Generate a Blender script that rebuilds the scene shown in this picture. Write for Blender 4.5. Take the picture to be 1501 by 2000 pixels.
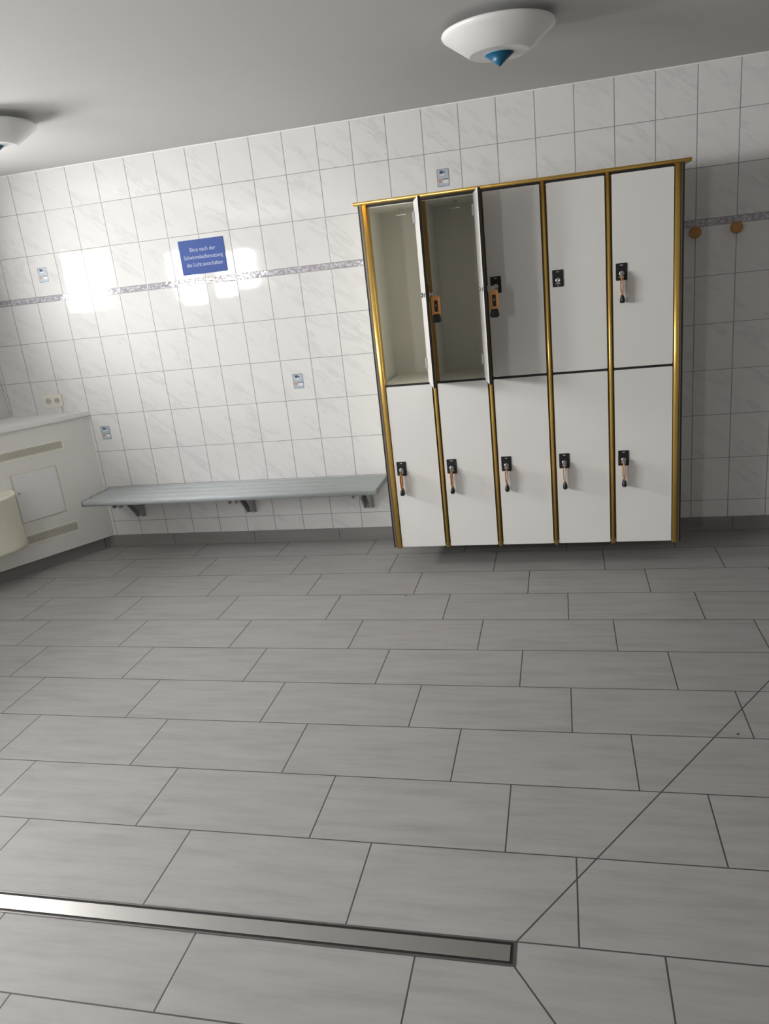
import bpy, bmesh, math, random
from mathutils import Vector, Matrix
random.seed(7)
for o in list(bpy.data.objects): bpy.data.objects.remove(o, do_unlink=True)
S = bpy.context.scene
COL = S.collection

# ---------------------------------------------------------------- camera
cam = bpy.data.objects.new('camera', bpy.data.cameras.new('camera'))
COL.objects.link(cam)
cam.data.sensor_fit = 'HORIZONTAL'
cam.data.sensor_width = 36.0
cam.data.lens = 36.0 * 1466.2 / 1501.0
cam.data.clip_start = 0.02
RIGHT = Vector((0.97152086, 0.21230821, -0.10522567))
DOWN = Vector((-0.03428792, -0.31344266, -0.94898790))
FWD = Vector((-0.23446014, 0.92556951, -0.29723648))
m3 = Matrix((RIGHT, -DOWN, -FWD)).transposed()
cam.matrix_world = Matrix.Translation((3.2937, -4.47165, 1.61883)) @ m3.to_4x4()
S.camera = cam

# ---------------------------------------------------------------- sky, light, exposure
SKY = 62.0
w = bpy.data.worlds.new('overcast_sky'); S.world = w; w.use_nodes = True
bg = w.node_tree.nodes['Background']
bg.inputs[0].default_value = (1.0, 0.99, 0.97, 1); bg.inputs[1].default_value = SKY
S.view_settings.view_transform = 'Standard'
S.view_settings.look = 'None'
S.view_settings.gamma = 1.0
S.view_settings.use_curve_mapping = False
S.view_settings.exposure = 0.0
XL, XR, YB, H = -0.42, 6.5, -8.5, 2.4635          # room: left wall, right wall, rear wall, height
# window openings in the left wall (y0, y1, z0, z1)
WINS = [(-1.66, -0.96, 1.58, 2.10), (-3.46, -2.76, 1.58, 2.10), (-5.05, -3.70, 1.58, 2.10)]
for (y0, y1, z0, z1) in WINS:                      # sky portals in the real openings
    L = bpy.data.lights.new('sky_portal', 'AREA'); L.shape = 'RECTANGLE'
    L.size = y1 - y0; L.size_y = z1 - z0
    L.cycles.is_portal = True
    lo = bpy.data.objects.new('sky_portal', L); COL.objects.link(lo)
    lo.matrix_world = Matrix.Translation((XL - 0.10, (y0 + y1) / 2, (z0 + z1) / 2)) @ Matrix(
        ((0, 0, -1), (1, 0, 0), (0, 1, 0))).to_4x4()

FILL_WIN = (0.50, 0.95, 1.55, 2.10)                    # added, unseen rear window that brightens the locker fronts (x0, x1, z0, z1)
L = bpy.data.lights.new('sky_portal', 'AREA'); L.shape = 'RECTANGLE'
L.size = FILL_WIN[1] - FILL_WIN[0]; L.size_y = FILL_WIN[3] - FILL_WIN[2]; L.cycles.is_portal = True
lo = bpy.data.objects.new('sky_portal', L); COL.objects.link(lo)
lo.matrix_world = Matrix.Translation(((FILL_WIN[0] + FILL_WIN[1]) / 2, YB - 0.09, (FILL_WIN[2] + FILL_WIN[3]) / 2)) @ Matrix(
    ((1, 0, 0), (0, 0, -1), (0, 1, 0))).to_4x4()

# ---------------------------------------------------------------- node helpers
class N:
    def __init__(s, name):
        s.m = bpy.data.materials.new(name); s.m.use_nodes = True
        s.t = s.m.node_tree; s.b = s.t.nodes['Principled BSDF']
    def n(s, typ, **kw):
        x = s.t.nodes.new(typ)
        for k, v in kw.items(): setattr(x, k, v)
        return x
    def l(s, a, b): s.t.links.new(a, b)
    def put(s, sock, v):
        if hasattr(v, 'is_output'): s.l(v, sock)
        else: sock.default_value = v
    def math(s, op, a, b=0.0, c=0.0):
        x = s.n('ShaderNodeMath', operation=op)
        s.put(x.inputs[0], a); s.put(x.inputs[1], b); s.put(x.inputs[2], c)
        return x.outputs[0]
    def mix(s, f, a, b):
        x = s.n('ShaderNodeMix', data_type='RGBA')
        s.put(x.inputs[0], f); s.put(x.inputs[6], a); s.put(x.inputs[7], b)
        return x.outputs[2]
    def ramp(s, f, stops):
        x = s.n('ShaderNodeValToRGB'); e = x.color_ramp.elements
        while len(e) < len(stops): e.new(0.5)
        for q, (p, c) in zip(e, stops): q.position = p; q.color = c
        s.put(x.inputs[0], f); return x.outputs[0]
    def comb(s, a, b, c):
        x = s.n('ShaderNodeCombineXYZ'); s.put(x.inputs[0], a); s.put(x.inputs[1], b); s.put(x.inputs[2], c)
        return x.outputs[0]
    def noise(s, vec, scale, detail=4.0, rough=0.5):
        x = s.n('ShaderNodeTexNoise'); s.l(vec, x.inputs['Vector'])
        x.inputs['Scale'].default_value = scale; x.inputs['Detail'].default_value = detail
        x.inputs['Roughness'].default_value = rough
        return x.outputs[0]
    def pos(s):
        g = s.n('ShaderNodeTexCoord'); x = s.n('ShaderNodeSeparateXYZ'); s.l(g.outputs['Object'], x.inputs[0])
        return x.outputs[0], x.outputs[1], x.outputs[2]
    def bump(s, h, strength=0.1, dist=0.001, normal=None):
        x = s.n('ShaderNodeBump'); x.inputs['Strength'].default_value = strength
        x.inputs['Distance'].default_value = dist; s.l(h, x.inputs['Height'])
        if normal is not None: s.l(normal, x.inputs['Normal'])
        return x.outputs[0]

def g(v): return (v, v, v, 1)
def plain(name, col, rough=0.5, metal=0.0, var=0.06, scale=9.0, spec=0.5, aniso=None):
    """solid colour with a faint large-scale mottling"""
    k = N(name); c = col if len(col) == 4 else (*col, 1)
    tc = k.n('ShaderNodeTexCoord')
    v = tc.outputs['Object']
    if aniso:
        mp = k.n('ShaderNodeMapping'); mp.inputs['Scale'].default_value = aniso
        k.l(v, mp.inputs[0]); v = mp.outputs[0]
    nz = k.noise(v, scale, 5.0, 0.6)
    d = tuple(x * (1 - var) for x in c[:3]) + (1,); u = tuple(min(1, x * (1 + var)) for x in c[:3]) + (1,)
    k.l(k.mix(nz, d, u), k.b.inputs['Base Color'])
    k.b.inputs['Roughness'].default_value = rough; k.b.inputs['Metallic'].default_value = metal
    k.b.inputs['Specular IOR Level'].default_value = spec
    return k.m

# wall tiles: 200 x 250 mm glazed marbled tiles with a decorative border strip
TW, TH, FT, FB = 0.2004, 0.2515, 1.7302, 1.6946
def tile_mat(name, axis):
    k = N(name); X, Y, Z = k.pos()
    U = X if axis == 'x' else Y
    u = k.math('DIVIDE', U, TW)
    up = k.math('GREATER_THAN', Z, (FT + FB) / 2)
    off = k.math('ADD', FB, k.math('MULTIPLY', up, FT - FB))
    v = k.math('DIVIDE', k.math('SUBTRACT', Z, off), TH)
    v = k.math('ADD', v, 40.0); u = k.math('ADD', u, 40.0)
    fr = k.math('MULTIPLY', k.math('LESS_THAN', Z, FT), k.math('GREATER_THAN', Z, FB))
    def edge(t, size):
        f = k.math('FRACT', t)
        return k.math('MULTIPLY', k.math('MINIMUM', f, k.math('SUBTRACT', 1.0, f)), size)
    def grout_of(d, hw):   # 1 in the joint, 0 on the tile
        r = k.n('ShaderNodeMapRange'); k.l(d, r.inputs[0])
        r.inputs[1].default_value = hw * 0.6; r.inputs[2].default_value = hw * 1.5
        r.inputs[3].default_value = 1.0; r.inputs[4].default_value = 0.0
        return r.outputs[0]
    gu = k.math('MULTIPLY', grout_of(edge(u, TW), 0.0021), 1.0)
    gv = k.math('MULTIPLY', grout_of(edge(v, TH), 0.0016), k.math('SUBTRACT', 1.0, fr))
    grout = k.math('MAXIMUM', gu, gv)
    grout = k.math('MULTIPLY', grout, k.math('SUBTRACT', 1.0, k.math('MULTIPLY', fr, 0.7)))
    cell = k.comb(k.math('FLOOR', u), k.math('FLOOR', v), up)
    wn = k.n('ShaderNodeTexWhiteNoise', noise_dimensions='3D'); k.l(cell, wn.inputs['Vector'])
    # marbling: soft grey diagonal veins, shifted on every tile
    p = k.comb(U, Z, 0.0)
    sh = k.n('ShaderNodeVectorMath', operation='MULTIPLY_ADD'); k.l(wn.outputs['Color'], sh.inputs[0])
    sh.inputs[1].default_value = (7, 7, 7); k.l(p, sh.inputs[2])
    sp = k.n('ShaderNodeSeparateXYZ'); k.l(sh.outputs[0], sp.inputs[0])
    ca, sa = math.cos(math.radians(38)), math.sin(math.radians(38))
    al = k.math('SUBTRACT', k.math('MULTIPLY', sp.outputs[0], ca), k.math('MULTIPLY', sp.outputs[1], sa))
    ac = k.math('ADD', k.math('MULTIPLY', sp.outputs[0], sa), k.math('MULTIPLY', sp.outputs[1], ca))
    vv = k.comb(k.math('MULTIPLY', al, 5.0), k.math('MULTIPLY', ac, 19.0), sp.outputs[2])
    n1 = k.noise(vv, 1.0, 6.0, 0.6)
    vein = k.ramp(n1, [(0.0, g(0)), (0.48, g(0)), (0.55, g(0.9)), (0.62, g(0.1)), (1.0, g(0))])
    n2 = k.noise(vv, 0.55, 3.0, 0.5)
    vein = k.math('MULTIPLY', vein, k.ramp(n2, [(0.40, g(0)), (0.64, g(1))]))
    base = k.mix(k.math('MULTIPLY', vein, 0.34), (0.715, 0.707, 0.70, 1), (0.42, 0.43, 0.46, 1))
    # border strip: lilac-grey relief garland between two lines
    q = k.comb(k.math('MULTIPLY', U, 1.0), k.math('MULTIPLY', Z, 1.5), 0.0)
    vo = k.n('ShaderNodeTexVoronoi'); k.l(q, vo.inputs['Vector']); vo.inputs['Scale'].default_value = 62.0
    fcol = k.ramp(vo.outputs['Distance'], [(0.15, (0.66, 0.65, 0.66, 1)), (0.42, (0.50, 0.49, 0.51, 1)), (0.7, (0.34, 0.32, 0.38, 1))])
    n3 = k.noise(q, 9.0, 2.0)
    fcol = k.mix(k.ramp(n3, [(0.56, g(0)), (0.66, g(0.5))]), fcol, (0.42, 0.30, 0.33, 1))
    e1 = k.math('MINIMUM', k.math('ABSOLUTE', k.math('SUBTRACT', Z, FT)), k.math('ABSOLUTE', k.math('SUBTRACT', Z, FB)))
    fcol = k.mix(k.math('LESS_THAN', e1, 0.004), fcol, (0.36, 0.35, 0.37, 1))
    c = k.mix(fr, base, fcol)
    c = k.mix(grout, c, (0.27, 0.27, 0.275, 1))
    k.l(c, k.b.inputs['Base Color'])
    k.l(k.math('ADD', 0.045, k.math('MULTIPLY', grout, 0.6)), k.b.inputs['Roughness'])
    # every tile is laid a trace out of plane, so reflections jump at the joints
    tl = k.n('ShaderNodeVectorMath', operation='SUBTRACT'); k.l(wn.outputs['Color'], tl.inputs[0]); tl.inputs[1].default_value = (.5, .5, .5)
    ts = k.n('ShaderNodeVectorMath', operation='SCALE'); k.l(tl.outputs[0], ts.inputs[0]); ts.inputs['Scale'].default_value = 0.016
    ge = k.n('ShaderNodeNewGeometry')
    ad = k.n('ShaderNodeVectorMath', operation='ADD'); k.l(ge.outputs['Normal'], ad.inputs[0]); k.l(ts.outputs[0], ad.inputs[1])
    nm = k.n('ShaderNodeVectorMath', operation='NORMALIZE'); k.l(ad.outputs[0], nm.inputs[0])
    hgt = k.math('SUBTRACT', k.math('MULTIPLY', k.math('MULTIPLY', vo.outputs['Distance'], fr), -1.0), grout)
    k.l(k.bump(hgt, 0.35, 0.0012, nm.outputs[0]), k.b.inputs['Normal'])
    return k.m

# floor: 300 x 600 mm grey porcelain in third bond, two diagonal cuts running to the drain corner
def floor_mat():
    k = N('floor_tile'); X, Y, Z = k.pos()
    PY, PX = 0.302, 0.5993
    r = k.math('ADD', k.math('DIVIDE', k.math('SUBTRACT', Y, -2.9951), PY), 60.0)
    row = k.math('FLOOR', r)
    xo = k.math('ADD', k.math('SUBTRACT', X, 2.0908), k.math('MULTIPLY', k.math('SUBTRACT', row, 60.0), 0.1997))
    u = k.math('ADD', k.math('DIVIDE', xo, PX), 60.0)
    def edge(t, size):
        f = k.math('FRACT', t); return k.math('MULTIPLY', k.math('MINIMUM', f, k.math('SUBTRACT', 1.0, f)), size)
    d = k.math('MINIMUM', edge(r, PY), edge(u, PX))
    def seg(ax, ay, bx, by):        # distance to a half line from a through b
        L = math.hypot(bx - ax, by - ay); dx, dy = (bx - ax) / L, (by - ay) / L
        px = k.math('SUBTRACT', X, ax); py = k.math('SUBTRACT', Y, ay)
        cr = k.math('ABSOLUTE', k.math('SUBTRACT', k.math('MULTIPLY', px, dy), k.math('MULTIPLY', py, dx)))
        al = k.math('ADD', k.math('MULTIPLY', px, dx), k.math('MULTIPLY', py, dy))
        return k.math('ADD', cr, k.math('MULTIPLY', k.math('LESS_THAN', al, 0.0), 9.0))
    d = k.math('MINIMUM', d, seg(3.136, -2.996, 4.025, -1.709))
    d = k.math('MINIMUM', d, seg(3.136, -3.068, 3.233, -3.201))
    mr = k.n('ShaderNodeMapRange'); k.l(d, mr.inputs[0])
    mr.inputs[1].default_value = 0.0014; mr.inputs[2].default_value = 0.0029; mr.inputs[3].default_value = 1.0; mr.inputs[4].default_value = 0.0
    grout = mr.outputs[0]
    wn = k.n('ShaderNodeTexWhiteNoise', noise_dimensions='3D'); k.l(k.comb(k.math('FLOOR', u), row, 0.0), wn.inputs['Vector'])
    sh = k.n('ShaderNodeVectorMath', operation='MULTIPLY_ADD'); k.l(wn.outputs['Color'], sh.inputs[0])
    sh.inputs[1].default_value = (9, 9, 9); k.l(k.comb(X, Y, 0.0), sh.inputs[2])
    mp = k.n('ShaderNodeMapping'); mp.inputs['Scale'].default_value = (2.2, 15.0, 1.0); k.l(sh.outputs[0], mp.inputs[0])
    st = k.noise(mp.outputs[0], 1.6, 7.0, 0.62)
    fi = k.noise(sh.outputs[0], 160.0, 3.0, 0.7)
    c = k.ramp(st, [(0.28, (0.275, 0.270, 0.262, 1)), (0.5, (0.330, 0.323, 0.315, 1)), (0.72, (0.365, 0.358, 0.350, 1))])
    c = k.mix(k.math('MULTIPLY', k.math('SUBTRACT', fi, 0.35), 0.25), c, (0.22, 0.215, 0.21, 1))
    c = k.mix(k.math('MULTIPLY', wn.outputs['Value'], 0.10), c, (0.25, 0.245, 0.24, 1))
    c = k.mix(grout, c, (0.055, 0.052, 0.05, 1))
    k.l(c, k.b.inputs['Base Color'])
    k.l(k.math('ADD', 0.42, k.math('MULTIPLY', st, 0.12)), k.b.inputs['Roughness'])
    k.b.inputs['Specular IOR Level'].default_value = 0.4
    k.l(k.bump(k.math('SUBTRACT', k.math('MULTIPLY', fi, 0.05), grout), 0.35, 0.0012), k.b.inputs['Normal'])
    return k.m

def skirt_mat(name, axis, off):
    k = N(name); X, Y, Z = k.pos(); U = X if axis == 'x' else Y
    f = k.math('FRACT', k.math('ADD', k.math('DIVIDE', k.math('SUBTRACT', U, off), 0.598), 30.0))
    d = k.math('MULTIPLY', k.math('MINIMUM', f, k.math('SUBTRACT', 1.0, f)), 0.598)
    gr = k.math('LESS_THAN', d, 0.0017)
    mp = k.n('ShaderNodeMapping'); mp.inputs['Scale'].default_value = (2, 2, 16); k.l(k.comb(X, Y, Z), mp.inputs[0])
    st = k.noise(mp.outputs[0], 1.5, 6.0)
    c = k.mix(st, (0.19, 0.186, 0.182, 1), (0.27, 0.265, 0.26, 1))
    k.l(k.mix(gr, c, (0.06, 0.058, 0.056, 1)), k.b.inputs['Base Color'])
    k.b.inputs['Roughness'].default_value = 0.5
    return k.m

M = {}
M['tile_x'] = tile_mat('marbled_wall_tile', 'x')
M['tile_y'] = tile_mat('marbled_wall_tile_side', 'y')
M['floor'] = floor_mat()
M['skirt'] = skirt_mat('grey_skirting_tile', 'x', 0.05)
M['skirt_y'] = skirt_mat('grey_skirting_tile_side', 'x', 0.12)
M['ceiling'] = plain('ceiling_paint', (0.55, 0.55, 0.54), 0.9, var=0.02, scale=3)
M['far_wall'] = plain('grey_brown_wall_paint', (0.36, 0.35, 0.335), 0.8, var=0.04, scale=2)
M['sealant'] = plain('white_sealant', (0.82, 0.81, 0.79), 0.6, var=0.02)
M['laminate'] = plain('white_laminate', (0.80, 0.79, 0.77), 0.42, var=0.02, scale=5)
M['carcass'] = plain('cream_carcass_laminate', (0.84, 0.83, 0.75), 0.5, var=0.03, scale=6)
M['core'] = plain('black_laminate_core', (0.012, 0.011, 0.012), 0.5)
M['gold'] = plain('gold_anodised_metal', (0.86, 0.56, 0.15), 0.32, 0.8, 0.04, 4, aniso=(60, 60, 1))
M['bronze'] = plain('bronze_flange_gap_shade', (0.26, 0.165, 0.055), 0.45, 0.5, 0.05)  # brownish flange, darkened so its colour carries the shade of the door gaps
M['brown_metal'] = plain('bronze_metal_edge', (0.20, 0.17, 0.14), 0.4, 0.7, 0.05)
M['black_plastic'] = plain('black_plastic', (0.012, 0.012, 0.014), 0.35)
M['silver'] = plain('nickel_metal', (0.62, 0.61, 0.60), 0.28, 1.0, 0.05)
M['mark'] = plain('pale_lock_marking', (0.55, 0.55, 0.55), 0.5)
M['orange'] = plain('orange_wrist_strap', (0.68, 0.32, 0.09), 0.5, var=0.08, scale=40)
M['tag'] = plain('dark_number_tag', (0.03, 0.018, 0.015), 0.35)
M['bench'] = plain('blue_grey_bench_plastic', (0.46, 0.495, 0.51), 0.34, var=0.04, scale=6, aniso=(1, 30, 30))
M['bench_cap'] = plain('dark_grey_bench_cap', (0.14, 0.15, 0.16), 0.5)
M['bracket'] = plain('grey_painted_bracket', (0.38, 0.385, 0.38), 0.5, var=0.08, scale=20)
M['cover'] = plain('cream_painted_panel', (0.80, 0.785, 0.755), 0.5, var=0.02, scale=4)
M['hatch'] = plain('white_painted_hatch', (0.80, 0.80, 0.80), 0.4, var=0.02)
M['sill'] = plain('pale_stone_sill', (0.80, 0.795, 0.78), 0.3, var=0.06, scale=14)
M['vent_frame'] = plain('cream_vent_frame', (0.84, 0.82, 0.74), 0.5)
M['vent'] = plain('beige_vent_slats', (0.62, 0.60, 0.52), 0.5)
M['vent_dark'] = plain('vent_cavity', (0.40, 0.385, 0.33), 0.8)
M['bin'] = plain('cream_bin_plastic', (0.80, 0.78, 0.64), 0.4, var=0.03, scale=5)
M['socket'] = plain('cream_socket_plastic', (0.74, 0.72, 0.65), 0.3, var=0.02)
M['socket_well'] = plain('socket_recess', (0.42, 0.405, 0.36), 0.5)
M['sign'] = plain('blue_sign_plastic', (0.06, 0.105, 0.32), 0.6, var=0.05, scale=8, spec=0.2)
M['letter'] = plain('pale_sign_lettering', (0.46, 0.52, 0.66), 0.5, var=0.02)
M['shade'] = plain('opal_glass_shade', (0.80, 0.80, 0.79), 0.25, var=0.02)
M['blue'] = plain('blue_lamp_glass', (0.004, 0.10, 0.20), 0.3, var=0.15, scale=14)
M['pale_blue'] = plain('pale_blue_glass_edge', (0.35, 0.46, 0.52), 0.3)
M['wood'] = plain('orange_brown_wood', (0.42, 0.20, 0.06), 0.45, var=0.18, scale=30, aniso=(1, 1, 6))
M['steel'] = plain('brushed_steel', (0.46, 0.455, 0.44), 0.33, 1.0, 0.05, 6, aniso=(1, 60, 1))
M['steel_frame'] = plain('dark_steel_frame', (0.16, 0.15, 0.145), 0.4, 0.8)
M['slot'] = plain('black_drain_slot', (0.010, 0.009, 0.008), 0.7)
M['grit'] = plain('dark_grit', (0.05, 0.045, 0.04), 0.9)
M['win_frame'] = plain('white_window_plastic', (0.75, 0.75, 0.74), 0.35, var=0.02)
M['st_field'] = plain('sticker_pale_blue', (0.40, 0.46, 0.52), 0.4, var=0.2, scale=60)
M['st_edge'] = plain('sticker_grey_blue_edge', (0.22, 0.25, 0.30), 0.4)
M['st_dark'] = plain('sticker_dark_blue', (0.10, 0.14, 0.22), 0.4)
M['st_orange'] = plain('sticker_orange', (0.48, 0.27, 0.19), 0.4, var=0.2, scale=70)
M['st_white'] = plain('sticker_white', (0.70, 0.67, 0.70), 0.4)
k = N('window_glass'); t = k.t; t.nodes.remove(k.b)
gl = k.n('ShaderNodeBsdfGlossy'); gl.inputs['Roughness'].default_value = 0.0
tr = k.n('ShaderNodeBsdfTransparent'); 
mx = k.n('ShaderNodeMixShader'); mx.inputs[0].default_value = 0.04; k.l(tr.outputs[0], mx.inputs[1]); k.l(gl.outputs[0], mx.inputs[2])
k.l(mx.outputs[0], t.nodes['Material Output'].inputs[0]); M['glass'] = k.m

# ---------------------------------------------------------------- mesh helpers
def box(bm, x0, x1, y0, y1, z0, z1, mi=0, bev=0.0, seg=2):
    vs = [bm.verts.new((x, y, z)) for x in (x0, x1) for y in (y0, y1) for z in (z0, z1)]
    fs = [(0, 1, 3, 2), (4, 6, 7, 5), (0, 4, 5, 1), (2, 3, 7, 6), (0, 2, 6, 4), (1, 5, 7, 3)]
    faces = [bm.faces.new([vs[i] for i in f]) for f in fs]
    for f in faces: f.material_index = mi
    if bev:
        es = list({e for f in faces for e in f.edges})
        r = bmesh.ops.bevel(bm, geom=es, offset=bev, segments=seg, profile=0.5, affect='EDGES')
        for f in r['faces']: f.material_index = mi
    return faces
def lathe(bm, prof, n=48, mi=0, axis='z', cx=0, cy=0, cz=0):
    rings = []
    for r, h in prof:
        ring = []
        for i in range(n):
            a = 2 * math.pi * i / n; c, s_ = r * math.cos(a), r * math.sin(a)
            p = (c, s_, h) if axis == 'z' else ((c, h, s_) if axis == 'y' else (h, c, s_))
            ring.append(bm.verts.new((p[0] + cx, p[1] + cy, p[2] + cz)))
        rings.append(ring)
    for a, b in zip(rings, rings[1:]):
        for i in range(n):
            f = bm.faces.new((a[i], a[(i + 1) % n], b[(i + 1) % n], b[i])); f.material_index = mi; f.smooth = True
    for ring in (rings[0], rings[-1]):
        try: f = bm.faces.new(ring); f.material_index = mi
        except ValueError: pass
def prism(bm, pts, a, b, plane='xz', mi=0, smooth=False):
    """extrude a closed 2-D outline between a and b along the third axis"""
    def P(u, v, t): return {'xz': (u, t, v), 'xy': (u, v, t), 'yz': (t, u, v)}[plane]
    A = [bm.verts.new(P(u, v, a)) for u, v in pts]; B = [bm.verts.new(P(u, v, b)) for u, v in pts]
    n = len(pts)
    for i in range(n):
        f = bm.faces.new((A[i], A[(i + 1) % n], B[(i + 1) % n], B[i])); f.material_index = mi; f.smooth = smooth
    for c in (A, B):
        f = bm.faces.new(c); f.material_index = mi
def rrect(x0, x1, z0, z1, r, n=5):
    o = []
    for cx, cz, a0 in ((x1 - r, z1 - r, 0), (x0 + r, z1 - r, 90), (x0 + r, z0 + r, 180), (x1 - r, z0 + r, 270)):
        for i in range(n + 1):
            a = math.radians(a0 + 90 * i / n); o.append((cx + r * math.cos(a), cz + r * math.sin(a)))
    return o
def obj(name, bm, mats, parent=None, loc=None, rz=0.0, smooth_angle=None):
    bmesh.ops.recalc_face_normals(bm, faces=bm.faces)
    me = bpy.data.meshes.new(name); bm.to_mesh(me); bm.free()
    for q in (mats if isinstance(mats, (list, tuple)) else [mats]): me.materials.append(M[q])
    o = bpy.data.objects.new(name, me); COL.objects.link(o)
    if parent: o.parent = parent
    if loc: o.location = loc
    o.rotation_euler = (0, 0, rz)
    return o
def B(): return bmesh.new()
def bobj(name, dims, mat, parent=None, bev=0.0, loc=None):
    bm = B(); box(bm, *dims, bev=bev); return obj(name, bm, mat, parent, loc)
def tag(o, label, cat, group=None):
    o['label'] = label; o['category'] = cat
    if group: o['group'] = group
    return o
def thing(name, label, cat, loc=(0, 0, 0), rz=0.0, group=None):
    o = bpy.data.objects.new(name, None); COL.objects.link(o); o.empty_display_size = 0.1
    o.location = loc; o.rotation_euler = (0, 0, rz)
    return tag(o, label, cat, group)
def struct(o): o['kind'] = 'structure'; return o
def dup(root, loc, rz, label):
    r = root.copy(); COL.objects.link(r); r.location = loc; r.rotation_euler = (0, 0, rz); r['label'] = label
    for ch in list(root.children):
        c = ch.copy(); COL.objects.link(c); c.parent = r
        for gch in list(ch.children):
            d = gch.copy(); COL.objects.link(d); d.parent = c
    return r

# ---------------------------------------------------------------- room shell
struct(bobj('floor', (XL - 0.15, XR + 0.1, YB - 0.1, 0.1, -0.10, 0.0), 'floor'))
struct(bobj('ceiling', (XL - 0.15, XR + 0.1, YB - 0.1, 0.1, H, H + 0.12), 'ceiling'))
struct(bobj('wall_back', (XL - 0.15, XR + 0.1, 0.0, 0.1, 0.0, H), 'tile_x'))
bm = B(); x0, x1, z0, z1 = FILL_WIN
box(bm, XL - 0.15, x0, YB - 0.1, YB, 0.0, H); box(bm, x1, XR + 0.1, YB - 0.1, YB, 0.0, H)
box(bm, x0, x1, YB - 0.1, YB, 0.0, z0); box(bm, x0, x1, YB - 0.1, YB, z1, H)
struct(obj('wall_rear', bm, 'far_wall'))
bm = B(); t_ = .035; ya, yb = YB - .08, YB - .03
box(bm, x0, x1, ya, yb, z0, z0 + t_); box(bm, x0, x1, ya, yb, z1 - t_, z1); box(bm, x0, x0 + t_, ya, yb, z0 + t_, z1 - t_); box(bm, x1 - t_, x1, ya, yb, z0 + t_, z1 - t_)
wo = struct(obj('window_4', bm, 'win_frame'))  # frame of the added fill window behind the camera
bobj('pane', (x0 + t_, x1 - t_, YB - .057, YB - .053, z0 + t_, z1 - t_), 'glass', wo)
struct(bobj('wall_right', (XR, XR + 0.1, YB, 0.0, 0.0, H), 'far_wall'))
bm = B()
zs = [0.0, WINS[0][2], WINS[0][3], H]
ys = sorted([YB, 0.0] + [q for a in WINS for q in a[:2]])
box(bm, XL - 0.12, XL, YB, 0.0, zs[0], zs[1]); box(bm, XL - 0.12, XL, YB, 0.0, zs[2], zs[3])
for a, b in zip(ys, ys[1:]):
    if not any(abs(a - q[0]) < 1e-6 for q in WINS): box(bm, XL - 0.12, XL, a, b, zs[1], zs[2])
struct(obj('wall_left', bm, 'tile_y'))
struct(bobj('sky_blocker', (XL - 0.52, XL - 0.12, YB, 0.1, 2.32, 2.40), 'far_wall'))   # added unseen overhang, keeps steep sky light off the floor by the left wall
for i, (y0, y1, z0, z1) in enumerate(WINS):
    f = B(); t_ = 0.03; xa, xb = XL - 0.10, XL - 0.04
    box(f, xa, xb, y0, y1, z0, z0 + t_, bev=.003); box(f, xa, xb, y0, y1, z1 - t_, z1, bev=.003)
    for ya in (y0, y1 - t_) + (((y0 + y1) / 2 - 0.02,) if y1 - y0 > 1 else ()): box(f, xa, xb, ya, ya + t_, z0 + t_, z1 - t_, bev=.003)
    wo = struct(obj('window_%d' % (i + 1), f, 'win_frame'))
    bobj('pane', (XL - 0.074, XL - 0.070, y0 + t_, y1 - t_, z0 + t_, z1 - t_), 'glass', wo)
struct(bobj('baseboard_back', (XL, XR, -0.010, 0.0, 0.0, 0.0835), 'skirt', bev=0.0015))
struct(bobj('trim_1', (XL, XR, -0.006, 0.0, H - 0.006, H), 'sealant'))

# ---------------------------------------------------------------- locker bank
LY = -0.51
SEP = [2.640, 2.936, 3.239, 3.538]
LX0, LX1, LZ0, LZ1 = 2.325, 3.877, 0.128, 1.972
MID = 1.0575
lk = thing('locker_bank', 'white ten door locker bank with gold trim hung on the tiled wall', 'lockers', (3.1, -0.25, LZ0))
def lp(name, bm, mats): 
    o = obj(name, bm, mats, lk); o.matrix_parent_inverse = Matrix.Translation((-3.1, 0.25, -LZ0)); return o
for xa, xb in ((LX0 + .003, LX0 + .019), (LX1 - .019, LX1 - .003)):
    bm = B(); box(bm, xa, xb, LY + 0.02, 0.0, LZ0, LZ1, bev=.001); lp('side_panel', bm, 'carcass')
for s in SEP:
    bm = B(); box(bm, s - .008, s + .008, LY + 0.03, -0.066, LZ0 + .016, LZ1 - .016); lp('divider', bm, 'carcass')
bm = B(); box(bm, LX0 + .019, LX1 - .019, -0.066, -0.054, LZ0, LZ1); lp('back_panel', bm, 'carcass')
bm = B(); box(bm, LX0 + .019, LX1 - .019, LY + .014, -0.066, LZ0, LZ0 + .016); lp('bottom_panel', bm, 'carcass')
bm = B(); box(bm, LX0 + .019, LX1 - .019, LY + .014, -0.066, LZ1 - .016, LZ1); lp('top_panel', bm, 'carcass')
EDG = [2.346] + SEP + [3.856]
for a, b in zip(EDG, EDG[1:]):
    bm = B(); box(bm, a + .0105, b - .0105, LY + .004, LY + .016, MID - .005, MID + .004, 1); box(bm, a + .009, b - .009, LY + .016, -0.066, MID - .005, MID + .004, 0)
    lp('shelf', bm, ['carcass', 'core'])
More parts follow.
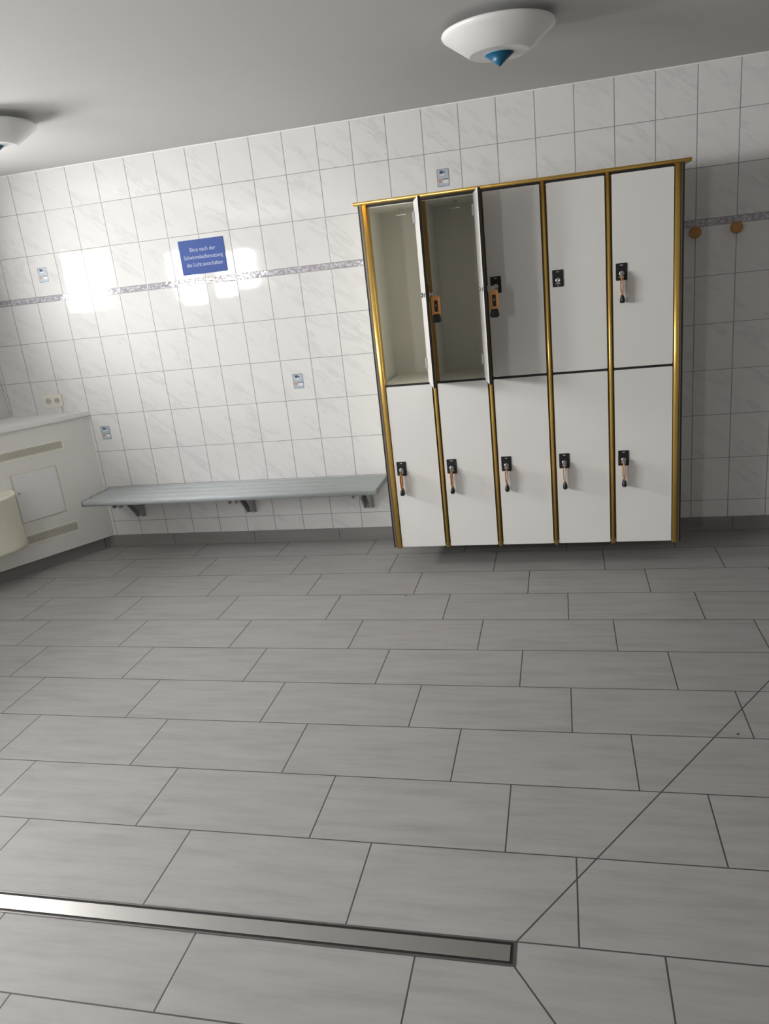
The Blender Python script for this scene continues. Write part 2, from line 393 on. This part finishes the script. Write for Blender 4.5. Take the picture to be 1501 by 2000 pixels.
# gold front profiles
def strip(a, b, y_front, depth, n=12):           # rounded front outline in plan
    o = [(a, y_front + depth)]
    for i in range(n + 1):
        t_ = math.pi * i / n
        o.append(((a + b) / 2 - (b - a) / 2 * math.cos(t_), y_front + 0.010 - 0.010 * math.sin(t_)))
    return o + [(b, y_front + depth)]
for s in SEP:
    bm = B(); prism(bm, strip(s - .0095, s + .0095, LY - .004, .034), LZ0 - .004, LZ1, 'xy', 0, True)
    box(bm, s - .026, s + .026, LY + .0165, LY + .030, LZ0, LZ1, 1); lp('gold_strip', bm, ['gold', 'bronze'])
for a, b, ea, eb, na, nb in ((2.343, 2.372, 2.325, 2.333, 2.333, 2.343), (3.834, 3.862, 3.869, 3.877, 3.862, 3.869)):
    bm = B(); prism(bm, strip(a, b, LY - .006, .05), LZ0 - .004, LZ1, 'xy', 0, True)
    lp('gold_corner_post', bm, 'gold')
    bm = B(); box(bm, ea, eb, LY + .002, LY + .03, LZ0, LZ1, 0); box(bm, na, nb, LY, LY + .04, LZ0, LZ1, 1)
    lp('dark_edge_profile', bm, ['core', 'brown_metal'])
bm = B()
prof = [(LY + .03, LZ1), (LY - .004, LZ1), (LY - .012, LZ1 + .003), (LY - .016, LZ1 + .009), (LY - .012, LZ1 + .015), (LY - .004, LZ1 + .018), (LY + .03, LZ1 + .018)]
prism(bm, prof, LX0 - .020, LX1 + .028, 'yz', 0, True)
lp('top_rail', bm, 'gold')
bm = B(); box(bm, LX0 - .018, LX1 + .024, LY + .03, 0.0, LZ1, LZ1 + .014); lp('top_cover', bm, 'carcass')
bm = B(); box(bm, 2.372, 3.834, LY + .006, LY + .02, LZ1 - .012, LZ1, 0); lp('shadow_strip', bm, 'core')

def door_mesh(wd, z0, z1):
    bm = B(); th = .013
    pts = rrect(-wd, 0, z0, z1, .006, 3)
    prism(bm, pts, 0.0, th, 'xz', 0)
    bm.faces.ensure_lookup_table()
    for f in bm.faces:
        f.normal_update()
        if abs(f.normal.y) < .5: f.material_index = 1
    return bm
LOCKX = .0405           # plate centre from the door's free edge
keys = []
names = ['first', 'second', 'third', 'fourth', 'fifth']
for i in range(5):
    xl = (2.375 if i == 0 else SEP[i - 1] + .0160); xr = (SEP[i] - .0160 if i < 4 else 3.8310); wd = xr - xl
    for rowi, (z0, z1, zp) in enumerate(((1.0635, 1.961, 1.522), (0.132, 1.0515, 0.596))):
        ang = math.radians({0: 104.6, 1: 100.2}[i]) if rowi == 0 and i < 2 else 0.0
        d = obj('door', door_mesh(wd, z0, z1), ['laminate', 'core'], lk)
        d.matrix_parent_inverse = Matrix.Translation((-3.1, 0.25, -LZ0))
        d.location = (xr, LY, 0); d.rotation_euler = (0, 0, ang)
        px = -wd + LOCKX
        bm = B(); prism(bm, rrect(px - .0265, px + .0265, zp - .040, zp + .040, .004), -.004, 0, 'xz', 0)
        box(bm, px - .006, px + .006, -.0046, -.004, zp + .029, zp + .033, 1)
        box(bm, px - .011, px + .011, -.0046, -.004, zp - .027, zp - .022, 1); box(bm, px - .003, px + .003, -.0046, -.004, zp - .037, zp - .033, 1)
        obj('lock_plate', bm, ['black_plastic', 'mark'], d)
        bm = B(); lathe(bm, [(.0125, -.004), (.0125, -.011), (.0105, -.013), (.004, -.013), (.0035, -.011)], 24, axis='y', cx=px, cz=zp - .008)
        obj('lock_cylinder', bm, 'silver', d)
        if ang:
            bm = B(); lathe(bm, [(.011, .013), (.011, .030), (.009, .032)], 20, axis='y', cx=px, cz=zp - .008)
            box(bm, px - .020, px + .006, .026, .030, zp - .016, zp + .004)
            obj('latch', bm, 'silver', d)
            for zh in (z0 + .075, z1 - .075 - .03):
                bm = B(); box(bm, -.035, -.002, .013, .024, zh, zh + .055, bev=.002); lathe(bm, [(.005, zh), (.005, zh + .055)], 12, cx=-.002, cy=.018)
                obj('hinge', bm, 'bracket', d)
        if not (rowi == 0 and i in (2, 3)):
            c, s_ = math.cos(ang), math.sin(ang)
            keys.append((xr + px * c, LY + px * s_, zp - .008, ang, rowi, i))
# small double hook under the ceiling of the two open compartments
for x in (2.50, 2.79):
    bm = B(); lathe(bm, [(.010, LZ1 - .016), (.010, LZ1 - .020), (.004, LZ1 - .022), (.004, LZ1 - .05)], 16, cx=x, cy=-.28)
    box(bm, x - .025, x + .025, -.283, -.277, LZ1 - .054, LZ1 - .048, bev=.002); lp('compartment_hook', bm, 'silver')

# key with wrist strap: local y = -out of the door, z down from the cylinder
def key_label(r, i):
    if r == 0 and i == 0: return 'key on flat orange wrist strap hanging from the leftmost open locker door'
    if r == 0 and i == 1: return 'key on flat orange wrist strap hanging from the second open locker door'
    if r == 0: return 'orange strapped key hanging in the upper far right locker door'
    return 'orange strapped key hanging in the %s lower locker door from the left' % names[i]
key0 = None
for (x, y, z, a, r, i) in keys:
    if key0 is None:
        key0 = thing('locker_key', key_label(r, i), 'key', (x, y, z), a, 'locker keys on orange wrist straps')
        bm = B(); lathe(bm, [(.0035, -.0132), (.0035, -.024)], 12, axis='y'); prism(bm, rrect(-.043, -.021, -.013, .011, .008), -.0015, .0015, 'yz')
        obj('key_bow', bm, 'silver', key0)
        # the strap: a flat closed loop seen edge-on from the door front
        bm = B(); yc = -.036; n = 14
        for side in (-1, 1):
            pts = []
            for j in range(n + 1):
                t_ = j / n; pts.append((side * (.0012 + .0036 * math.sin(math.pi * t_)), -.008 - .092 * t_))
            for (xa, za), (xb, zb) in zip(pts, pts[1:]):
                wa, wb = .021, .021
                if za > -.012: wa = .012
                v = [bm.verts.new(p) for p in ((xa - .0009, yc - wa, za), (xa + .0009, yc - wa, za), (xa + .0009, yc + wa, za), (xa - .0009, yc + wa, za),
                                               (xb - .0009, yc - wb, zb), (xb + .0009, yc - wb, zb), (xb + .0009, yc + wb, zb), (xb - .0009, yc + wb, zb))]
                for f in ((0, 1, 5, 4), (1, 2, 6, 5), (2, 3, 7, 6), (3, 0, 4, 7)): bm.faces.new([v[q] for q in f])
        obj('wrist_strap', bm, 'orange', key0)
        bm = B()
        prism(bm, rrect(yc - .0085, yc + .0085, -.084, -.030, .002), -.0076, -.0056, 'yz'); box(bm, -.0080, -.0076, yc - .002, yc + .002, -.058, -.050, 1)
        obj('number_tag', bm, ['tag', 'mark'], key0)
        bm = B()
        secs = [(-.096, .0045, .016), (-.108, .0090, .0185), (-.120, .0120, .0220), (-.130, .0125, .0215), (-.136, .0095, .015)]
        rings = []
        for (zz, hx, hy) in secs:
            rings.append([bm.verts.new((hx * math.copysign(abs(math.cos(q)) ** .7, math.cos(q)), yc + hy * math.copysign(abs(math.sin(q)) ** .7, math.sin(q)), zz)) for q in [2 * math.pi * j / 20 for j in range(20)]])
        for A_, B_ in zip(rings, rings[1:]):
            for j in range(20): f = bm.faces.new((A_[j], A_[(j + 1) % 20], B_[(j + 1) % 20], B_[j])); f.smooth = True
        bm.faces.new(rings[0]); bm.faces.new(rings[-1])
        obj('strap_end_cap', bm, 'black_plastic', key0)
    else:
        dup(key0, (x, y, z), a, key_label(r, i))

# ---------------------------------------------------------------- bench
bn = thing('wall_bench', 'long blue grey slatted bench on brackets along the tiled wall', 'bench', (1.22, -0.2, 0.22))
def bp_(name, bm, mats):
    o = obj(name, bm, mats, bn); o.matrix_parent_inverse = Matrix.Translation((-1.22, 0.2, -0.22)); return o
BX0, BX1, BT = 0.243, 2.222, 0.441
nsl = 4; y0 = -0.366; sw = (0.366 - 0.016) / nsl
for j in range(nsl):
    a, b = y0 + j * sw + .002, y0 + (j + 1) * sw - .002
    o = []
    th = .034 if j == 0 else .028
    for q in range(9):
        t_ = math.pi * (1 - q / 8) if j else math.pi * (1 - q / 8)
        o.append(((a + b) / 2 + (b - a) / 2 * math.copysign(abs(math.cos(t_)) ** .45, math.cos(t_)), BT - .012 + .012 * abs(math.sin(t_)) ** .6))
    o += [(b, BT - th), (a, BT - th)]
    bm = B(); prism(bm, o, BX0 + .008, BX1 - .008, 'yz', 0, True); bp_('seat_slat', bm, 'bench')
    for xa, xb in ((BX0, BX0 + .008), (BX1 - .008, BX1)):
        bm = B(); prism(bm, [(u, v + .0005) for u, v in o], xa, xb, 'yz'); bp_('end_cap', bm, 'bench_cap')
for x in (0.435, 1.255, 2.065):
    bm = B()
    box(bm, x - .030, x + .030, -.008, 0.0, .218, BT - .032, bev=.001)                     # wall plate
    web = [(-.008, .222), (-.035, .222), (-.055, .255), (-.17, BT - .055), (-.215, BT - .052), (-.250, BT - .082), (-.285, BT - .078), (-.300, BT - .032), (-.008, BT - .032)]
    prism(bm, web, x - .026, x - .020, 'yz'); prism(bm, web, x + .020, x + .026, 'yz')
    box(bm, x - .028, x + .028, -.30, -.008, BT - .034, BT - .030)
    bp_('bracket', bm, 'bracket')
    for zz in (.245, .36):
        bm = B(); lathe(bm, [(.008, -.008), (.008, -.012), (.004, -.015)], 12, axis='y', cx=x, cz=zz); bp_('bolt', bm, 'silver')

# ---------------------------------------------------------------- radiator cover (set at an angle across the corner)
TH_ = math.atan(0.62)                   # the face runs from (0.18, 0) away to the left wall
DV = Vector((-math.sin(TH_), -math.cos(TH_), 0))        # along the face, away from the back wall
NV = Vector((math.cos(TH_), -math.sin(TH_), 0))         # out of the face
rc = thing('radiator_cover', 'cream radiator cover with two vents and a hatch in the corner by the bench', 'radiator cover', (0.18, 0, 0.08), 0)
rotm = Matrix((( DV.x, -NV.x, 0), (DV.y, -NV.y, 0), (0, 0, 1))).to_4x4()   # local x along the face, local y into the cover
RCM = Matrix.Translation((0.18, 0, 0)) @ rotm
def rp(name, bm, mats, parent=None):
    bmesh.ops.transform(bm, matrix=RCM, verts=bm.verts)
    o = obj(name, bm, mats, parent or rc)
    o.matrix_parent_inverse = Matrix.Translation((-0.18, 0, -0.08)); return o
bm = B()
prism(bm, [(0.18, 0.0), (0.18 - .60 + .001, 0.0), (XL + .001, -.965)], 0.0835, 0.942, 'xy')
o = obj('casing', bm, 'cover', rc); o.matrix_parent_inverse = Matrix.Translation((-0.18, 0, -0.08))
bm = B()
e = NV * 0.012
prism(bm, [(0.18 + e.x + .007, -0.0), (XL + .001, 0.0), (XL + .001, -.965 - .02)], 0.942, 0.970, 'xy')
o = obj('top_sill', bm, 'sill', rc); o.matrix_parent_inverse = Matrix.Translation((-0.18, 0, -0.08))
def vent(d0, d1, z0, z1, n):
    bm = B(); f = .012
    for a in ((d0 - f, d1 + f, z1, z1 + f), (d0 - f, d1 + f, z0 - f, z0), (d0 - f, d0, z0, z1), (d1, d1 + f, z0, z1)):
        box(bm, a[0], a[1], -.003, 0.0, a[2], a[3])
    v = rp('vent_grille', bm, 'vent_frame')
    bm = B(); box(bm, d0, d1, -.0008, 0.0, z0, z1, 1)
    for j in range(n):
        zz = z0 + (j + .5) * (z1 - z0) / n
        box(bm, d0, d1, -.0028, -.0008, zz - .0038, zz + .0024, 0)
    o = rp('slats', bm, ['vent', 'vent_dark'], v); o.matrix_parent_inverse = Matrix.Identity(4)
    o.parent = v; v_inv = v.matrix_parent_inverse.copy()
    return v
vent(.215, .80, .768, .815, 5)
vent(.238, .577, .203, .256, 5)
bm = B(); box(bm, .292, .575, -.0035, 0, .352, .662, bev=.0012)
ht = rp('hatch', bm, 'hatch')
bm = B()
for a in ((.284, .583, .662, .668), (.284, .583, .344, .350), (.284, .290, .350, .662), (.577, .583, .350, .662)): box(bm, a[0], a[1], -.0015, 0, a[2], a[3])
rp('hatch_seam', bm, 'vent')
bm = B(); lathe(bm, [(.007, -.0035), (.007, -.006), (.005, -.007)], 16, axis='y', cx=.553, cz=.545)
o = rp('hatch_lock', bm, 'bracket')
bm = B(); prism(bm, [(0.138, -.0105), (XL, -.0105), (XL, -.9)], 0.0, 0.0835, 'xy')
struct(obj('baseboard_left', bm, 'skirt_y'))

# waste bin hung on the cover's face at the frame's left edge
bm = B(); outl = []
D0, D1, DEP = .598, 1.00, .20
for i in range(25):
    a = math.pi * i / 24; c_, s_ = math.cos(a), math.sin(a)
    outl.append(((D0 + D1) / 2 - (D1 - D0) / 2 * math.copysign(abs(c_) ** .8, c_), -.002 - DEP * abs(s_) ** .8))
levels = [(.235, .96), (.240, .985), (.26, .99), (.560, 1.0), (.566, 1.02), (.580, 1.02), (.583, 1.0)]
cxm, cym = (D0 + D1) / 2, -.002
rings = [[bm.verts.new((cxm + (u - cxm) * s_, cym + (v - cym) * s_, z)) for u, v in outl] for z, s_ in levels]
# inner lip and hollow
rings.append([bm.verts.new((cxm + (u - cxm) * .93, cym - .012 + (v - cym) * .86, .583)) for u, v in outl])
rings.append([bm.verts.new((cxm + (u - cxm) * .88, cym - .012 + (v - cym) * .80, .30)) for u, v in outl])
n = len(outl)
for A_, B_ in zip(rings, rings[1:]):
    for i in range(n): f = bm.faces.new((A_[i], A_[(i + 1) % n], B_[(i + 1) % n], B_[i])); f.smooth = True
bm.faces.new(rings[0]); bm.faces.new(rings[-1])
bmesh.ops.transform(bm, matrix=RCM, verts=bm.verts)
bo = obj('waste_bin', bm, 'bin')
tag(bo, 'rounded cream plastic bin against the radiator cover at the left edge', 'bin')

# ---------------------------------------------------------------- double socket
so = thing('double_socket', 'cream double power socket on the tiles above the radiator cover sill', 'socket', (-0.0525, 0, 1.0585))
bm = B(); prism(bm, rrect(-.071, .071, -.041, .041, .006), -.009, 0, 'xz'); obj('frame_plate', bm, 'socket', so)
for xx in (-.0335, .0335):
    bm = B(); lathe(bm, [(.027, -.009), (.027, -.011), (.0215, -.011), (.0195, -.0095), (.0195, -.0092)], 28, axis='y', cx=xx)
    w_ = obj('socket_well', bm, 'socket', so)
    bm = B(); lathe(bm, [(.0192, -.0092), (.0192, -.0097)], 24, axis='y', cx=xx, mi=0)
    for dx in (-.0095, .0095): lathe(bm, [(.003, -.0097), (.003, -.0100)], 10, axis='y', cx=xx + dx, mi=1)
    obj('pin_recess', bm, ['socket_well', 'core'], w_)

# ---------------------------------------------------------------- blue notice sign
sg = bobj('notice_sign', (1.0595, 1.3555, -.004, 0.0, 1.755, 1.9535), 'sign', bev=.0008)
tag(sg, 'blue notice sign with three lines of pale German lettering on the tiles', 'sign')
def text(body, width, height, cx, z):
    cu = bpy.data.curves.new('t', 'FONT'); cu.body = body; cu.align_x = 'CENTER'; cu.size = 1.0
    to = bpy.data.objects.new('t', cu); COL.objects.link(to); bpy.context.view_layer.update()
    me = bpy.data.meshes.new_from_object(to.evaluated_get(bpy.context.evaluated_depsgraph_get()))
    bpy.data.objects.remove(to)
    xs = [v.co.x for v in me.vertices]; sx = width / (max(xs) - min(xs)); mx_ = (max(xs) + min(xs)) / 2
    for v in me.vertices: v.co = ((v.co.x - mx_) * sx + cx, -.0046, v.co.y * height / .72 + z)
    me.materials.append(M['letter'])
    o = bpy.data.objects.new('lettering', me); COL.objects.link(o); o.parent = sg
text('Bitte nach der', .168, .0235, 1.2145, 1.886)
text('Schwimmbadbenutzung', .256, .0235, 1.2125, 1.843)
text('das Licht ausschalten', .236, .0235, 1.2125, 1.800)

# ---------------------------------------------------------------- small picture stickers
ST = [('small sticker high on the left tiles near the room corner, above the border strip', .088, 1.861),
      ('small grey blue sticker on the tiles just right of the radiator cover', .291, .816),
      ('small picture sticker on the middle tiles between the bench and the border strip', 1.703, 1.059),
      ('small picture sticker on the tiles directly above the locker bank', 2.701, 2.103)]
s0 = None
for lab, x, z in ST:
    if s0: dup(s0, (x, 0, z), 0, lab); continue
    s0 = thing('tile_sticker', lab, 'sticker', (x, 0, z), 0, 'picture stickers on the wall tiles')
    bm = B(); prism(bm, rrect(-.034, .034, -.045, .045, .004), -.0008, 0, 'xz'); obj('border', bm, 'st_edge', s0)
    bm = B(); prism(bm, rrect(-.030, .030, -.041, .041, .003), -.0012, -.0008, 'xz', 0)
    lathe(bm, [(.010, -.0012), (.010, -.0015)], 16, mi=1, axis='y', cx=-.008, cz=.029); box(bm, -.018, .012, -.0015, -.0012, .024, .032, 1)
    box(bm, -.004, .029, -.0015, -.0012, -.010, -.005, 1)
    lathe(bm, [(.011, -.0012), (.011, -.0015)], 16, mi=2, axis='y', cx=-.017, cz=-.014)
    box(bm, .000, .029, -.0015, -.0012, -.028, -.012, 3); box(bm, -.016, .008, -.0015, -.0012, .012, .018, 3)
    obj('picture', bm, ['st_field', 'st_dark', 'st_orange', 'st_white'], s0)

# ---------------------------------------------------------------- coat hooks
h0 = None
for lab, x, z in (('round wooden coat peg nearest the locker bank, below the border strip', 3.999, 1.668),
                  ('round wooden coat peg at the right edge, further from the locker bank', 4.198, 1.670)):
    if h0: dup(h0, (x, 0, z), 0, lab); continue
    h0 = thing('coat_peg', lab, 'coat hook', (x, 0, z), 0, 'wooden coat pegs right of the lockers')
    bm = B(); lathe(bm, [(.0125, 0), (.0105, -.012), (.010, -.034)], 20, axis='y'); obj('stem', bm, 'wood', h0)
    bm = B(); lathe(bm, [(.010, -.030), (.024, -.034), (.030, -.042), (.030, -.052), (.026, -.059), (.014, -.063), (.004, -.064)], 32, axis='y'); obj('knob', bm, 'wood', h0)

# ---------------------------------------------------------------- ceiling lamps
l0 = None
for lab, x, y in (('white cone ceiling lamp with a blue glass tip above the locker bank', 3.114, -1.300),
                  ('white cone ceiling lamp cut off at the top left edge of the photo', .868, -1.245)):
    if l0: dup(l0, (x, y, H), 0, lab); continue
    l0 = thing('ceiling_lamp', lab, 'lamp', (x, y, H), 0, 'cone shaped ceiling lamps')
    bm = B(); lathe(bm, [(.085, 0), (.085, -.012), (.080, -.016)], 40); obj('ceiling_mount', bm, 'shade', l0)
    bm = B()
    lathe(bm, [(.109, -.111), (.196, -.049), (.204, -.043), (.2075, -.036), (.206, -.030), (.201, -.028), (.196, -.031), (.190, -.038), (.107, -.102), (.107, -.108)], 72)
    obj('shade', bm, 'shade', l0)
    bm = B(); lathe(bm, [(.106, -.104), (.106, -.107)], 60); obj('bottom_glass', bm, 'shade', l0)
    bm = B(); lathe(bm, [(.056, -.107), (.056, -.111), (.0535, -.1125)], 48, mi=1); lathe(bm, [(.0535, -.1125), (.0012, -.1525), (.0008, -.153)], 48, mi=0)
    obj('glass_tip', bm, ['blue', 'pale_blue'], l0)
    bm = B(); lathe(bm, [(.006, -.016), (.006, -.104)], 12); obj('stem', bm, 'silver', l0)

# ---------------------------------------------------------------- floor drain
dr = thing('floor_drain', 'long stainless steel channel drain set in the grey floor tiles', 'drain', (2.0, -3.031, 0))
def dp(name, dims, mat):
    bm = B(); box(bm, *dims); o = obj(name, bm, mat, dr); o.matrix_parent_inverse = Matrix.Translation((-2.0, 3.031, 0)); return o
DX0, DX1, DYa, DYb = 0.9, 3.136, -3.068, -2.996
bm = B()
box(bm, DX0, DX1, DYb - .005, DYb, 0, .0022); box(bm, DX0, DX1, DYa, DYa + .005, 0, .0022); box(bm, DX1 - .005, DX1, DYa + .005, DYb - .005, 0, .0022); box(bm, DX0, DX0 + .005, DYa + .005, DYb - .005, 0, .0022)
o = obj('frame', bm, 'steel_frame', dr); o.matrix_parent_inverse = Matrix.Translation((-2.0, 3.031, 0))
dp('channel', (DX0 + .005, DX1 - .005, DYa + .005, DYb - .005, 0, .0004), 'slot')
bm = B(); box(bm, DX0 + .012, DX1 - .0125, DYa + .0125, DYb - .0125, .0004, .0024, bev=.0006)
o = obj('cover_bar', bm, 'steel', dr); o.matrix_parent_inverse = Matrix.Translation((-2.0, 3.031, 0))

# ---------------------------------------------------------------- grit on the floor

GR = [('dark grit speck on the floor in front of the bench end, nearer the bench', 2.092, -.926), ('dark grit speck on the floor below the others, in front of the bench', 2.091, -1.109),
      ('dark grit speck on the floor in front of the leftmost locker door', 2.453, -.894),
      ('lone dark grit speck on the floor beside the diagonal tile cut', 3.841, -2.066)]
for lab, x, y in GR:
    bm = B(); bmesh.ops.create_icosphere(bm, subdivisions=1, radius=.0045)
    for v in bm.verts: v.co.x *= random.uniform(.8, 1.2); v.co.y *= random.uniform(.7, 1.1); v.co.z = max(0, v.co.z * .5 + .0012)
    o = obj('grit_speck', bm, 'grit'); o.location = (x, y, 0); tag(o, lab, 'grit', 'grit specks on the floor')
